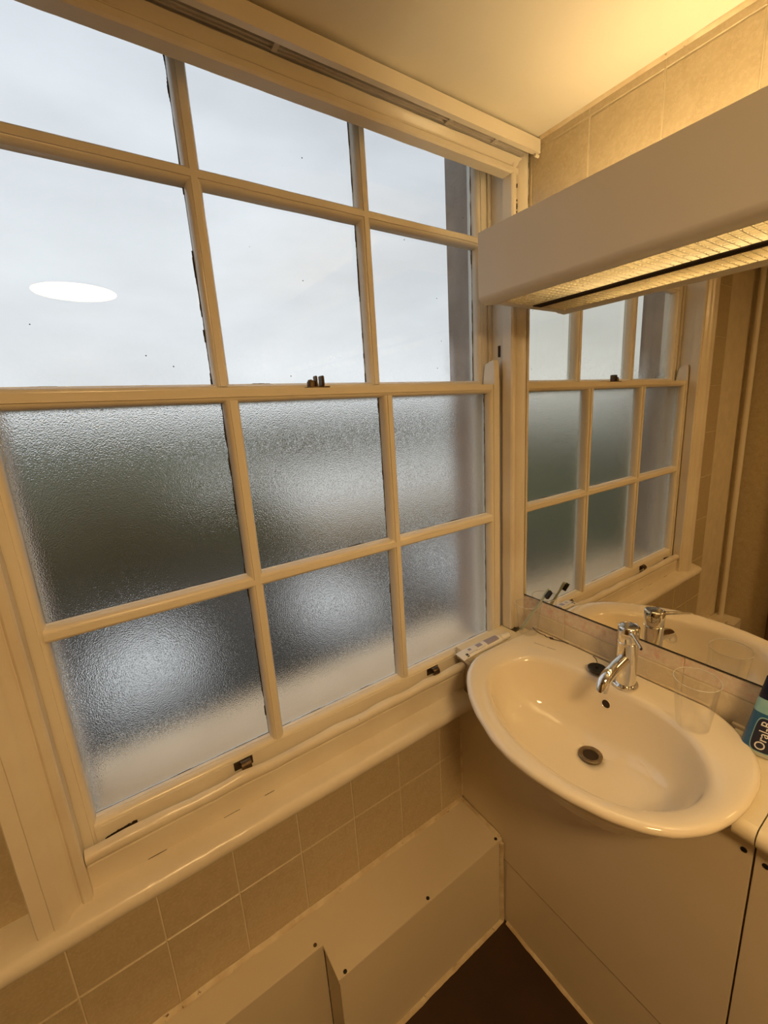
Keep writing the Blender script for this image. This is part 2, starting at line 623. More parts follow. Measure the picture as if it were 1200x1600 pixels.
# right, dying into the mirror wall
sq = [(u * 0.60 if u > 0.0145 else u, w_) for (u, w_) in ARCH]
pr_r = [(0, 0.004), (0, 0.031), (0.003, 0.035), (0.012, 0.035), (0.0145, 0.033), (0.0155, 0.030), (0.0175, 0.031),
        (0.0195, 0.036), (0.026, 0.042), (0.031, 0.049), (0.0365, 0.051), (0.0365, 0.004)]
MB().prism(pr_r, lambda u, w_, t: (WX1 + u, -w_, t), 0.82, ZC - 0.002, 60, wob).build('architrave', PAINT_WORN, window, smooth=35)
# head
ZH = 1.972
pr_h = [(u, w_) for (u, w_) in cutprof(0.030)]
MB().prism(pr_h, lambda u, w_, t: (t, -w_, ZH + u), WX0 - 0.07, XM - 0.001, 70, wob).build('architrave', PAINT_WORN, window, smooth=35)

# bottom staff bead, apron board and sill
bead = [(-0.001, 0.752)]
for i in range(9):
    a = PI / 2 + PI * i / 8
    bead.append((-0.016 + 0.0135 * math.cos(a), 0.7665 + 0.0125 * math.sin(a)))
bead += [(-0.0215, 0.7535), (-0.0235, 0.752), (-0.0235, 0.748), (-0.001, 0.748)]


def beadjit(P):
    v = Vector(P)
    k = 0.0011
    if v.z > 0.776:
        k = 0.0042
    return v + Vector((0, noise.noise(v * 16 + Vector((3, 1, 0))) * k, noise.noise(v * 22) * k))


MB().prism(bead, lambda p, q, t: (t, p, q), WX0 + 0.001, -0.292, 160, beadjit).build('staff_bead', PAINT_WORN, window, smooth=50)
MB().box(WX0 - 0.0, -0.292, -0.0205, 0.0, 0.690, 0.750).build('apron_board', PAINT_WORN, window)
sl = [(0.004, 0.7045), (-0.020, 0.7035), (-0.045, 0.6965)]
for i in range(10):
    a = PI / 2 + 0.28 + (PI - 0.28) * i / 9
    sl.append((-0.052 + 0.0185 * math.cos(a) * 0.85, 0.6765 + 0.0185 * math.sin(a)))
sl += [(-0.045, 0.654), (0.004, 0.654)]
sill = MB().prism(sl, lambda p, q, t: (t, p, q), -1.29, -0.300, 120, jit(0.0009, 14)).build('window_sill', PAINT_WORN, window, smooth=50)

# old cracks and gaps in the paintwork
cr = MB()
for k in range(40):
    z0 = 1.80 + 0.22 * k / 40
    wv = 0.0006 + 0.0022 * max(0, noise.noise(Vector((k * 0.31, 4.0, 1.0))) + 0.1)
    x_ = XM - 0.0022
    cr.box(x_ - wv, x_, -0.0516, -0.0512, z0, z0 + 0.0056)
cr.build('paint_crack', MILDEW, window)['kind'] = 'stuff'
cr = MB()
for k in range(46):
    z0 = 1.78 + 0.185 * k / 46
    wv = 0.0034 * max(0, noise.noise(Vector((k * 0.37, 9.0, 2.0))))
    if wv < 0.0002:
        continue
    cr.box(WX1 + 0.0150, WX1 + 0.0155 + wv, -0.0352, -0.0300, z0, z0 + 0.0041)
cr.build('paint_crack', MILDEW, window)['kind'] = 'stuff'
cr = MB()
for k in range(60):
    x0 = -1.125 + 0.30 * k / 60
    hv = 0.0016 * max(0, noise.noise(Vector((k * 0.10, 2.0, 7.3)) ) - 0.05)
    if hv < 0.0002:
        continue
    cr.box(x0, x0 + 0.0051, -0.0214, -0.0204, 0.7032, 0.7034 + hv)
cr.build('paint_crack', MILDEW, window)['kind'] = 'stuff'
cr = MB()
for k in range(24):
    x0 = -1.112 + 0.048 * k / 24
    hv = 0.0060 * (k / 24) ** 0.6 + 0.0025 * noise.noise(Vector((k * 0.5, 5.0, 3.0)))
    cr.box(x0, x0 + 0.0024, -0.0011, -0.0002, 0.753, 0.7700 + hv)
cr.build('paint_crack', DARKGAP, window)['kind'] = 'stuff'

# ---- sashes
B1, B2 = -0.800, -0.470
GLX0, GLX1 = -1.119, -0.155


def barprof(hw_f, hw_b, depth, flat):
    """glazing bar section (across, depth): nose at depth 0"""
    half = [(flat, 0.0), (flat, 0.0028), (flat + 0.0012, 0.0028), (flat + 0.0038, 0.0040), (hw_f - 0.0024, 0.0074), (hw_f - 0.0006, 0.0118), (hw_f, 0.0165),
            (hw_f, depth * 0.72), (hw_b, depth * 0.74), (hw_b - 0.005, depth)]
    return half + [(-p, q) for (p, q) in reversed(half)]


def railprof(width, depth):
    """rail or stile section: (0 at the pane edge .. width, depth)"""
    return [(0.0, 0.0165), (0.0006, 0.0118), (0.0024, 0.0074), (0.0050, 0.0040), (0.0080, 0.0028), (0.0094, 0.0028), (0.0094, 0.0), (width, 0.0), (width, depth),
            (0.006, depth), (0.0, depth * 0.74)]


def make_sash(name, y0, z_edges, xs, stile, toprail, botrail, glassmat, nose):
    """z_edges: pane bottom, bar centre, pane top"""
    zb, zh, zt = z_edges
    x0, x1 = xs
    D = 0.040
    m = MB()
    wj = jit(0.0004, 15)
    m.prism(railprof(stile, D), lambda p, q, t: (x0 - p, y0 + q, t), zb - botrail, zt + toprail, 40, wj)
    m.prism(railprof(stile, D), lambda p, q, t: (x1 + p, y0 + q, t), zb - botrail, zt + toprail, 40, wj)
    m.prism(railprof(toprail, D), lambda p, q, t: (t, y0 + q, zt + p), x0 - 0.004, x1 + 0.004, 40, wj)
    m.prism(railprof(botrail, D), lambda p, q, t: (t, y0 + q, zb - p), x0 - 0.004, x1 + 0.004, 40, wj)
    if name == 'lower_sash':
        for (a, b_) in ((x0 - stile, x0 - stile + 0.018), (x1 + stile - 0.018, x1 + stile)):
            zt2 = zt + toprail
            m.add([(a, y0, zt2 - .002), (b_, y0, zt2 - .002), (b_, y0 + D, zt2 - .002), (a, y0 + D, zt2 - .002),
                   (a, y0 + 0.002, zt2 + 0.050), (b_, y0 + 0.002, zt2 + 0.050), (b_, y0 + D - .004, zt2 + 0.034), (a, y0 + D - .004, zt2 + 0.034),
                   (a, y0 + 0.006, zt2 + 0.060), (b_, y0 + 0.006, zt2 + 0.060), (b_, y0 + D - .008, zt2 + 0.052), (a, y0 + D - .008, zt2 + 0.052)],
                  [(0, 1, 2, 3), (0, 1, 5, 4), (1, 2, 6, 5), (2, 3, 7, 6), (3, 0, 4, 7), (4, 5, 9, 8), (5, 6, 10, 9), (6, 7, 11, 10), (7, 4, 8, 11), (8, 9, 10, 11)])
    sash = m.build(name, PAINT, window, smooth=35)
    hw = 0.0135
    for xb in (B1, B2):
        MB().prism(barprof(hw, hw - 0.001, D, nose), lambda p, q, t, xb=xb: (xb + p, y0 + q, t), zb - 0.004, zt + 0.004, 40, wj).build('glazing_bar', PAINT, sash, smooth=35)
    for (a, b_) in ((x0 - 0.004, B1 - 0.004), (B1 + 0.004, B2 - 0.004), (B2 + 0.004, x1 + 0.004)):
        MB().prism(barprof(hw, hw - 0.001, D, nose), lambda p, q, t: (t, y0 + q, zh + p), a, b_, 14, wj).build('glazing_bar', PAINT, sash, smooth=35)
    ex = [x0, B1, B2, x1]
    ez = [zb, zh, zt]
    for i in range(3):
        for k in range(2):
            a = ex[i] - 0.001 if i == 0 else ex[i] + 0.008
            b_ = ex[i + 1] + 0.001 if i == 2 else ex[i + 1] - 0.008
            c = ez[k] - 0.001 if k == 0 else ez[k] + 0.008
            d_ = ez[k + 1] + 0.001 if k == 1 else ez[k + 1] - 0.008
            MB().box(a, b_, y0 + 0.0262, y0 + 0.0292, c, d_).build('pane', glassmat, sash)
    # mildewed putty line at the foot of each pane
    for i in range(3):
        a = ex[i] if i == 0 else ex[i] + hw
        b_ = ex[i + 1] if i == 2 else ex[i + 1] - hw
        for z in (zb, zh + hw):
            g = MB()
            for k in range(26):
                u0 = a + (b_ - a) * k / 26
                u1 = a + (b_ - a) * (k + 1) / 26
                h = 0.0009 + 0.0016 * max(0, noise.noise(Vector((u0 * 30, z * 9, y0 * 50))) + 0.25)
                g.box(u0, u1, y0 + 0.0255, y0 + 0.0261, z - 0.001, z + h)
            o = g.build('putty_stain', MILDEW, sash)
            o['kind'] = 'stuff'
    # white putty strip painting in the backlit glow on the foot and sides of each opening, and dark edge stains
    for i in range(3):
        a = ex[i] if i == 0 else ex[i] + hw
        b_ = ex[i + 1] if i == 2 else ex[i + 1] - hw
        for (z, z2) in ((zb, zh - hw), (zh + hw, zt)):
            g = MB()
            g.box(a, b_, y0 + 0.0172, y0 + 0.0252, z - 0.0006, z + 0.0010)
            g.build('backlit_putty', DAYLIT_WHITE, sash)
            g = MB()
            for k in range(30):
                u0 = z + (z2 - z) * k / 30
                u1 = z + (z2 - z) * (k + 1) / 30
                wv = 0.0004 + 0.0026 * max(0, noise.noise(Vector((u0 * 40, b_ * 13, y0 * 50 + 3))) + 0.3)
                g.box(b_ - wv, b_ + 0.0006, y0 + 0.0255, y0 + 0.0261, u0, u1)
            g.build('putty_stain', MILDEW, sash)['kind'] = 'stuff'
    return sash


lower = make_sash('lower_sash', 0.0, (0.8030, 1.1510, 1.4850), (GLX0, GLX1), 0.030, 0.0225, 0.046, OBSC, 0.0052)
upper = make_sash('upper_sash', 0.0475, (1.520, 1.8530, 2.032), (-1.110, -0.146), 0.036, 0.034, 0.034, CLEAR, 0.0052)

# sash fastener on the meeting rail
zt = 1.5075
m = MB()
m.box(-0.650, -0.608, 0.006, 0.034, zt, zt + 0.003)
m.lathe((-0.641, 0.02, zt + 0.003), [(0.0085, 0), (0.0085, 0.009), (0.006, 0.012)], 14)
fast = m.build('sash_fastener', TARNISH, window, smooth=40)
MB().box(-0.634, -0.630, 0.012, 0.026, zt + 0.003, zt + 0.0235).build('fastener_arm', TARNISH, fast, bevel=0.0012)
MB().box(-0.622, -0.6165, 0.010, 0.028, zt + 0.003, zt + 0.0235).build('fastener_keep', TARNISH, fast, bevel=0.0012)
MB().box(-0.646, -0.640, 0.014, 0.026, zt + 0.011, zt + 0.0165).build('fastener_catch', TARNISH, fast, bevel=0.001)

# two hook sash lifts on the bottom rail
for xc in (-0.874, -0.383):
    m = MB()
    m.box(xc - 0.021, xc + 0.016, -0.0018, 0.0, 0.7745, 0.793)
    lift = m.build('sash_lift', TARNISH, window, bevel=0.0007)
    pts = [(0.0, 0.790), (-0.004, 0.7935), (-0.010, 0.794), (-0.015, 0.790), (-0.0165, 0.783), (-0.0145, 0.7765)]
    poly = pts + [(p[0] + 0.0024, p[1] - 0.0016) for p in reversed(pts)]
    MB().prism(poly, lambda p, q, t: (t, p - 0.001, q), xc - 0.009, xc + 0.010, 1).build('lift_hook', TARNISH, lift, smooth=50)

# stone sill outside
MB().prism([(0.088, 0.752), (0.125, 0.752), (0.30, 0.722), (0.30, 0.66), (0.088, 0.66)], lambda p, q, t: (t, p, q), -1.20, -0.05).build('outer_sill', SILLSTONE, window)

# sash cord hole plate at the right jamb
MB().box(WX1 + 0.0085, WX1 + 0.0102, 0.012, 0.019, 1.576, 1.604).build('pulley_hole', MILDEW, window)

# ================================================================== BLIND HEADRAIL AND BATTEN
blind = thing('blind_headrail', (-0.62, -0.065, 1.99), 'slim cream roller blind batten with grey channel fixed under ceiling above window', 'blind')
MB().prism([(-0.083, 1.9965), (-0.083, 2.0235), (-0.071, 2.0235), (-0.071, 1.9965)], lambda p, q, t: (t, p, q), -1.30, -0.083, 50, jit(0.0008, 6)).build('batten', PAINT, blind, smooth=35)
m = MB()
m.box(-1.30, -0.095, -0.0705, -0.030, 2.0075, 2.0285)
m.box(-1.30, -0.095, -0.0705, -0.068, 2.0005, 2.014)
m.box(-1.30, -0.095, -0.0575, -0.0555, 2.0030, 2.014)
m.box(-1.30, -0.095, -0.0470, -0.0445, 2.0045, 2.014)
m.box(-1.30, -0.095, -0.0360, -0.0330, 2.0055, 2.014)
m.build('channel', RAILGREY, blind)
for xx in (-0.68, -0.33, -0.20):
    MB().box(xx - 0.004, xx + 0.004, -0.068, -0.046, 2.0020, 2.0080).build('bracket', RAILGREY, blind)
MB().lathe((-0.094, -0.0765, 1.9935), [(0.0035, 0), (0.0035, 0.012)], 12, (1, 0, 0)).build('end_hook', PAINT, blind, smooth=40)

# ================================================================== MIRROR
MY1 = -0.0530
mir = MB().box(XM - 0.0035, XM - 0.0005, -1.30, MY1, 0.9268, 1.694).build('mirror', MIRROR)
tag(mir, 'large frameless wall mirror above the basin under the light pelmet', 'mirror')
MB().box(XM - 0.0030, XM + 0.001, -1.301, MY1 + 0.0014, 0.9234, 1.694).build('edge_strip', BLACK, mir)

# ================================================================== LIGHT PELMET
PZ0, PZ1 = 1.676, 1.8207
pel = thing('light_pelmet', (-0.17, -0.6, PZ0), 'long off white light pelmet boxed above the mirror with egg crate louvre', 'light')
pp = [(-0.250, PZ1), (-0.250, 1.692)]
for i in range(1, 9):
    a = PI + (PI / 2) * i / 8
    pp.append((-0.232 + 0.018 * math.cos(a), 1.693 + 0.015 * math.sin(a)))
pp += [(-0.203, 1.680), (-0.199, 1.684), (-0.199, 1.688), (-0.234, 1.688), (-0.238, 1.70), (-0.238, PZ1)]
MB().prism(pp, lambda p, q, t: (p, t, q), -0.0515, -1.30).build('front_board', PELMET, pel, smooth=50)
m = MB()
m.box(-0.2385, XM - 0.0015, -0.0515, -0.0575, 1.684, PZ1 - 0.001)
m.build('end_board', PELMET, pel, bevel=0.001)
MB().box(-0.200, XM - 0.0050, -0.0570, -0.0800, 1.6795, 1.6845).build('end_strip', PELMET, pel, bevel=0.001)
# egg crate louvre
lv = MB()
X0, X1 = -0.197, -0.0985
nx = 8
for i in range(nx + 1):
    x = X0 + (X1 - X0) * i / nx
    lv.box(x - 0.0006, x + 0.0006, -1.288, -0.080, 1.681, 1.690)
y = -0.080
while y > -1.288:
    lv.box(X0, X1, y - 0.0006, y + 0.0006, 1.681, 1.690)
    y -= 0.0140
lvo = lv.build('louvre', LOUVREM, pel)
MB().box(-0.0982, -0.0845, -0.080, -1.29, 1.679, 1.690).build('rear_strip', DARKGAP, pel)
MB().lathe((-0.150, -0.20, 1.764), [(0.013, 0), (0.013, 1.0)], 20, (0, -1, 0)).build('fluorescent_tube', TUBEM, pel, smooth=40)
m = MB()
m.box(-0.165, -0.083, -0.17, -0.20, 1.745, 1.780)
m.box(-0.165, -0.083, -1.20, -1.23, 1.745, 1.780)
m.box(-0.112, -0.083, -0.17, -1.23, 1.725, 1.760)
m.build('lamp_holder', PELMET, pel)

# ================================================================== CEILING LAMP (seen as a reflection in the upper pane)
lamp = thing('ceiling_lamp', (-0.975, -1.43, ZC), 'round flat opal ceiling lamp reflected in the upper left window pane', 'light')
MB().lathe((-0.975, -1.43, ZC - 0.012), [(0.16, 0), (0.16, 0.0115)], 40).build('base_plate', PELMET, lamp, smooth=40)
prof = [(0.148, -0.012)]
for i in range(1, 9):
    a = (PI / 2) * i / 8
    prof.append((0.148 * math.cos(a) + 0.002, -0.012 - 0.005 * math.sin(a)))
MB().lathe((-0.975, -1.43, ZC), prof, 48).build('opal_shade', DOMEM, lamp, smooth=60)

# ================================================================== PIPE BOXING BELOW THE WINDOW
boxing = thing('pipe_boxing', (-0.75, -0.08, ZF), 'low cream boxed in pipe casing with stepped front under the window', 'boxing')
ZB = 0.3115
m = MB()
poly = [(-0.2925, -0.001), (-0.2925, -0.157), (-0.789, -0.157), (-0.789, -0.081), (XL + 0.10, -0.081), (XL + 0.10, -0.001)]
m.prism(poly, lambda p, q, t: (p, q, t), ZB - 0.012, ZB)
m.build('top_board', LAMINATE, boxing, bevel=0.001)
MB().box(-0.2935, -0.786, -0.1545, -0.1425, ZF, ZB - 0.0125).build('front_board', LAMINATE, boxing, bevel=0.0008)
MB().box(-0.786, -0.774, -0.1420, -0.0785, ZF, ZB - 0.0135).build('step_board', LAMINATE, boxing, bevel=0.0008)
MB().box(-0.7865, XL + 0.10, -0.0760, -0.0640, ZF, ZB - 0.0185).build('front_board', LAMINATE, boxing, bevel=0.0008)
for (x, y) in ((-0.308, -0.1475), (-0.545, -0.149), (-0.771, -0.152)):
    MB().lathe((x, y, ZB), [(0.0042, 0), (0.0042, 0.0008), (0.003, 0.0016)], 16).build('screw_cap', BLACK, boxing, smooth=40)
MB().lathe((-0.803, -0.071, ZB), [(0.0040, 0), (0.0040, 0.0006), (0.002, 0.001)], 16).build('screw_head', TARNISH, boxing, smooth=40)
ck = [(0, 0), (-0.009, 0), (-0.0065, 0.004), (0, 0.008)]
MB().prism(ck, lambda p, q, t: (t, p, ZB + q), -0.294, XL + 0.1, 90, jit(0.0013, 24)).build('caulk_bead', CAULK, boxing, smooth=50)
MB().prism(ck, lambda p, q, t: (-0.2925 + p * 0.8, t, ZB + q * 0.6), -0.004, -0.150, 30, jit(0.0016, 34)).build('caulk_bead', CAULK, boxing, smooth=50)
MB().prism(ck, lambda p, q, t: (-0.2925 + p * 1.0, -0.1550 - q, t), ZF, ZB - 0.01, 40, jit(0.0022, 22)).build('caulk_bead', CAULK, boxing, smooth=50)
MB().prism(ck, lambda p, q, t: (t, -0.1545 + p, ZF + q), -0.2940, -0.786, 60, jit(0.0016, 24)).build('caulk_bead', CAULK, boxing, smooth=50)

# ================================================================== VANITY
van = thing('vanity_unit', (-0.2, -0.6, ZF), 'cream laminate vanity panels boxing in the space under the basin', 'vanity')
ZT = 0.7865
pcut = [(-0.0005, 0.2425), (-0.0005, ZT), (-0.120, ZT), (-0.150, 0.735), (-0.185, 0.690), (-0.230, 0.664), (-0.500, 0.664), (-0.545, 0.690), (-0.580, 0.735), (-0.620, ZT), (-0.6545, ZT), (-0.6545, 0.2425)]
MB().prism(pcut, lambda p, q, t: (t, p, q), -0.290, -0.275).build('front_panel', LAMINATE, van, bevel=0.0008)
MB().box(-0.290, -0.275, -1.40, -0.6572, ZF, ZT).build('front_panel', LAMINATE, van, bevel=0.0008)
MB().box(-0.2868, -0.275, -0.6545, -0.0005, ZF, 0.2372).build('plinth', LAMINATE, van, bevel=0.0008)
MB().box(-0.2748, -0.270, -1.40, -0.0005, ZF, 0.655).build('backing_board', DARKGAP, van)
MB().box(-0.300, -0.275, -0.098, -0.0005, ZT, 0.7985).build('ledge_front', LAMINATE, van, bevel=0.001)
for (y, z) in ((-0.6430, 0.7600), (-0.6705, 0.7555)):
    MB().lathe((-0.290, y, z), [(0.0045, 0), (0.0045, 0.0008), (0.003, 0.0016)], 16, (-1, 0, 0)).build('screw_cap', BLACK, van, smooth=40)
MB().prism(ck, lambda p, q, t: (-0.2868 + p * 0.8, t, ZF + q * 0.9), -0.170, -0.9, 60, jit(0.0014, 26)).build('caulk_bead', CAULK, van, smooth=50)
MB().prism(ck, lambda p, q, t: (-0.2905 + p * 0.45, -0.0005 - q * 0.5, t), ZB + 0.012, 0.654, 40, jit(0.0006, 26)).build('caulk_bead', CAULK, van, smooth=50)

# ================================================================== BASIN
BC = np.array([-0.275, -0.355])
O_PTS = [(-0.0825, -0.0845), (-0.1333, -0.0855), (-0.200, -0.0835), (-0.2600, -0.0810), (-0.300, -0.0825), (-0.334, -0.0935), (-0.3700, -0.1150), (-0.3960, -0.1400), (-0.428, -0.1800),
         (-0.4545, -0.2260), (-0.4840, -0.3000), (-0.4925, -0.3500), (-0.4925, -0.4000), (-0.4840, -0.4600), (-0.4656, -0.5200), (-0.4410, -0.5648),
         (-0.4131, -0.5960), (-0.3712, -0.6210), (-0.3270, -0.6337), (-0.2805, -0.6391), (-0.2219, -0.6375), (-0.1780, -0.6260), (-0.1480, -0.6080),
         (-0.1210, -0.5830), (-0.0980, -0.5520), (-0.0825, -0.5200), (-0.0825, -0.42), (-0.0825, -0.30), (-0.0825, -0.19)]
E_PTS = [(-0.3450, -0.1560), (-0.3833, -0.2011), (-0.3000, -0.1400), (-0.2617, -0.1380), (-0.2100, -0.1620), (-0.1880, -0.1960), (-0.1700, -0.2600), (-0.1660, -0.3200),
         (-0.1665, -0.3900), (-0.1690, -0.4500), (-0.1830, -0.5080), (-0.2100, -0.5500), (-0.2588, -0.5860), (-0.3061, -0.5960), (-0.3693, -0.5780), (-0.4100, -0.5400),
         (-0.4354, -0.4980), (-0.4490, -0.4400), (-0.4500, -0.3905), (-0.4440, -0.3300), (-0.4270, -0.2750)]
NSEG = 128


def radial(pts, sm):
    P = np.array(pts) - BC
    a = np.arctan2(P[:, 1], P[:, 0])
    r = np.hypot(P[:, 0], P[:, 1])
    o = np.argsort(a)
    a, r = a[o], r[o]
    th = np.linspace(-PI, PI, 720, endpoint=False)
    # interpolate in cartesian between neighbours to keep straight edges straight
    aa = np.concatenate(([a[-1] - 2 * PI], a, [a[0] + 2 * PI]))
    X = np.concatenate(([P[o][-1]], P[o], [P[o][0]]))
    R = np.zeros_like(th)
    for i, tt in enumerate(th):
        k = np.searchsorted(aa, tt) - 1
        k = min(max(k, 0), len(aa) - 2)
        p, q = X[k], X[k + 1]
        dv = q - p
        u = np.array([math.cos(tt), math.sin(tt)])
        den = u[0] * dv[1] - u[1] * dv[0]
        R[i] = (p[0] * dv[1] - p[1] * dv[0]) / den
    if sm:
        ker = np.exp(-0.5 * (np.arange(-3 * sm, 3 * sm + 1) / sm) ** 2)
        ker /= ker.sum()
        R = np.convolve(np.concatenate((R[-3 * sm:], R, R[:3 * sm])), ker, 'valid')
    tt = np.linspace(-PI, PI, NSEG, endpoint=False)
    R = np.interp(tt, np.concatenate((th, [PI])), np.concatenate((R, [R[0]])))
    return np.stack([BC[0] + R * np.cos(tt), BC[1] + R * np.sin(tt)], 1)


OUT = radial(O_PTS, 4)
INN = radial(E_PTS, 14)
PLUG = np.array([-0.238, -0.360])


def inset(P, dd):
    v = BC - P
    return P + v / np.linalg.norm(v, axis=1)[:, None] * dd


def ring(P, z):
    z = np.broadcast_to(z, (len(P),))
    return [(p[0], p[1], zz) for p, zz in zip(P, z)]


back = np.clip((INN[:, 0] + 0.24) / 0.07, 0, 1)      # 1 at the wall side
ZR = 0.8365
ez = 0.8255 + 0.0075 * back
R_ = []
lerp = lambda t_: inset(OUT, 0.012) * (1 - t_) + INN * t_
R_.append(ring(inset(OUT, 0.026), 0.8205))
R_.append(ring(inset(OUT, 0.007), 0.8205))
R_.append(ring(inset(OUT, 0.001), 0.8235))
R_.append(ring(OUT, 0.8285))
R_.append(ring(inset(OUT, 0.0015), 0.8330))
R_.append(ring(inset(OUT, 0.0055), 0.8358))
R_.append(ring(inset(OUT, 0.012), ZR))
R_.append(ring(lerp(0.25), ZR - 0.0008 * (1 - back)))
R_.append(ring(lerp(0.55), ZR - 0.0035 * (1 - back)))
R_.append(ring(lerp(0.85), ZR - (0.0075) * (1 - back) - 0.001 * back))
R_.append(ring(INN, ez))
sc = lambda k: PLUG + (INN - PLUG) * k
for k, z in ((0.978, 0.8205), (0.962, 0.812), (0.945, 0.800), (0.925, 0.786), (0.90, 0.770), (0.865, 0.753), (0.81, 0.736), (0.73, 0.721), (0.62, 0.711), (0.48, 0.7035), (0.32, 0.698), (0.18, 0.694)):
    R_.append(ring(sc(k), z))
tt = np.linspace(-PI, PI, NSEG, endpoint=False)
circ = lambda r: np.stack([PLUG[0] + r * np.cos(tt), PLUG[1] + r * np.sin(tt)], 1)
R_.append(ring(circ(0.0215), 0.6915))
R_.append(ring(circ(0.0195), 0.6895))
# outer shell under the bowl
SH = []
for k, z in ((0.30, 0.676), (0.62, 0.690), (0.86, 0.735), (0.98, 0.79)):
    SH.append(ring(PLUG + (INN - PLUG) * k, z - 0.004))
bs = MB()
allr = [ring(circ(0.0195), 0.672)] + SH + R_
bs.rings(allr, True, True)
basin = bs.build('basin', CERAMIC, None, smooth=89)
tag(basin, 'oval cream ceramic wash basin set into the vanity worktop', 'basin')
BV = BVHTree.FromPolygons([Vector(v) for v in bs.v], bs.f)

m = MB()
m.lathe((PLUG[0], PLUG[1], 0), [(0.0235, 0.6940), (0.0245, 0.6985), (0.0228, 0.6995), (0.0165, 0.6982), (0.0150, 0.6950)], 40, close=False)
m.build('waste_ring', WASTE, basin, smooth=50)
MB().lathe((PLUG[0], PLUG[1], 0), [(0.0160, 0.6925), (0.0160, 0.6968)], 32).build('waste_hole', DARKGAP, basin)
hit, nrm, _, _ = BV.ray_cast(Vector((-0.27, -0.352, 0.788)), Vector((1, 0, 0)))
if nrm.x > 0:
    nrm = -nrm
m = MB()
m.lathe(hit + nrm * 0.0008, [(0.0105, -0.001), (0.0110, 0.0004), (0.0098, 0.0012), (0.0088, 0.0)], 28, nrm, close=False)
m.build('overflow_rim', CERAMIC, basin, smooth=50)
MB().lathe(hit + nrm * 0.0010, [(0.0090, -0.0006), (0.0090, 0.0002)], 28, nrm).build('overflow_hole', DARKGAP, basin)
# maker's mark: faint dark script strokes on the deck
mk = MB()
for (a, bq) in (((-0.1495, -0.1400), (-0.1435, -0.1680)), ((-0.1420, -0.1745), (-0.1370, -0.1960))):
    for k in range(14):
        u = k / 14
        x = a[0] + (bq[0] - a[0]) * u + 0.0010 * math.sin(k * 2.1)
        y_ = a[1] + (bq[1] - a[1]) * u
        mk.box(x, x + 0.0010, y_, y_ - 0.0013, ZR - 0.0002, ZR + 0.00025)
mk.build('maker_mark', surface('faint_grey_print', (0.25, 0.22, 0.18), None, 0.5, 20, 100, 0), basin)['kind'] = 'stuff'

# ---- worktop around the basin
wt = MB()
cut = [tuple(p) for p in inset(OUT, 0.014)]
right_arc = sorted([p for p in cut if p[1] < -0.545 and -0.2900 < p[0] < -0.100])


def slab(mb, poly, top, bot):
    n = len(poly)
    V = [(p[0], p[1], top) for p in poly] + [(p[0], p[1], bot) for p in poly]
    F = [tuple(range(n)), tuple(range(n, 2 * n))[::-1]]
    for i in range(n):
        j = (i + 1) % n
        F.append((i, j, n + j, n + i))
    mb.add(V, F)


XF = -0.311
slab(wt, [(XM - 0.0005, -0.6570), (-0.2960, -0.6570), (-0.2960, -0.6300)] + right_arc + [(XM - 0.0005, -0.5650)], 0.8200, 0.7880)
# rolled front edge strip
roll = [(-0.2960, 0.8200)]
for i in range(1, 9):
    a = PI / 2 + PI * i / 8
    roll.append((-0.2960 + 0.0155 * math.cos(a), 0.8042 + 0.0158 * math.sin(a)))
# narrow ledge beside the window
lg = MB()
slab(lg, [(-0.301, -0.0015), (-0.301, -0.1000), (-0.280, -0.1000), (XM - 0.0005, -0.1000), (XM - 0.0005, -0.0525), (WX1 - 0.001, -0.0525), (WX1 - 0.001, -0.0015)], 0.8200, 0.7990)
wto = wt.build('worktop', WORKTOP, None, smooth=40)
tag(wto, 'short cream worktop piece right of the basin before the dark joint', 'worktop')
MB().prism(roll, lambda p, q, t: (p, t, q), -0.6570, -0.6290).build('rolled_edge', WORKTOP, wto, smooth=40)
tag(lg.build('worktop_ledge', WORKTOP, None, bevel=0.001), 'narrow cream ledge between basin and window under the toothpaste tube', 'worktop')
w2 = MB()
w2.prism([(XM - 0.0005, 0.8200)] + roll + [(XM - 0.0005, 0.7884)], lambda p, q, t: (p, t, q), -0.6588, -1.40)
w2o = w2.build('worktop', WORKTOP, None, smooth=40)
tag(w2o, 'next worktop length right of the dark joint at picture edge', 'worktop')
up = MB().prism([(0, 0), (-0.0075, 0), (-0.006, 0.005), (0, 0.0065)], lambda p, q, t: (XM + p, t, 0.8203 + q), -0.555, -0.656, 10, jit(0.0005, 20)).build('caulk_strip', CAULK, wto, smooth=50)
up2 = MB().prism([(0, 0), (-0.0035, 0), (-0.003, 0.002), (0, 0.004)], lambda p, q, t: (XM + p, t, ZR - 0.001 + q), -0.087, -0.515, 40, jit(0.0005, 20)).build('caulk_strip', CAULK, basin, smooth=50)

# ================================================================== TAP
TX, TY = -0.1400, -0.3750
tap = thing('mixer_tap', (TX, TY, ZR), 'chrome single lever mixer tap standing on the basin deck', 'tap')
MB().lathe((TX, TY, ZR), [(0.0255, 0.0), (0.0265, 0.002), (0.0265, 0.005), (0.0250, 0.0070), (0.0225, 0.0075)], 40).build('base_ring', CHROME, tap, smooth=40)
MB().lathe((TX, TY, ZR), [(0.0208, 0.006), (0.0208, 0.1055), (0.0198, 0.1065), (0.0198, 0.1085)], 48).build('body', CHROME, tap, smooth=40)
MB().lathe((TX, TY, ZR), [(0.0208, 0.1085), (0.0214, 0.1095), (0.0214, 0.1395), (0.0204, 0.1420), (0.0182, 0.1433), (0.0178, 0.1423), (0.004, 0.1427)], 48).build('cap', CHROME, tap, smooth=40)
p0 = Vector((TX - 0.012, TY - 0.001, 0.9060))
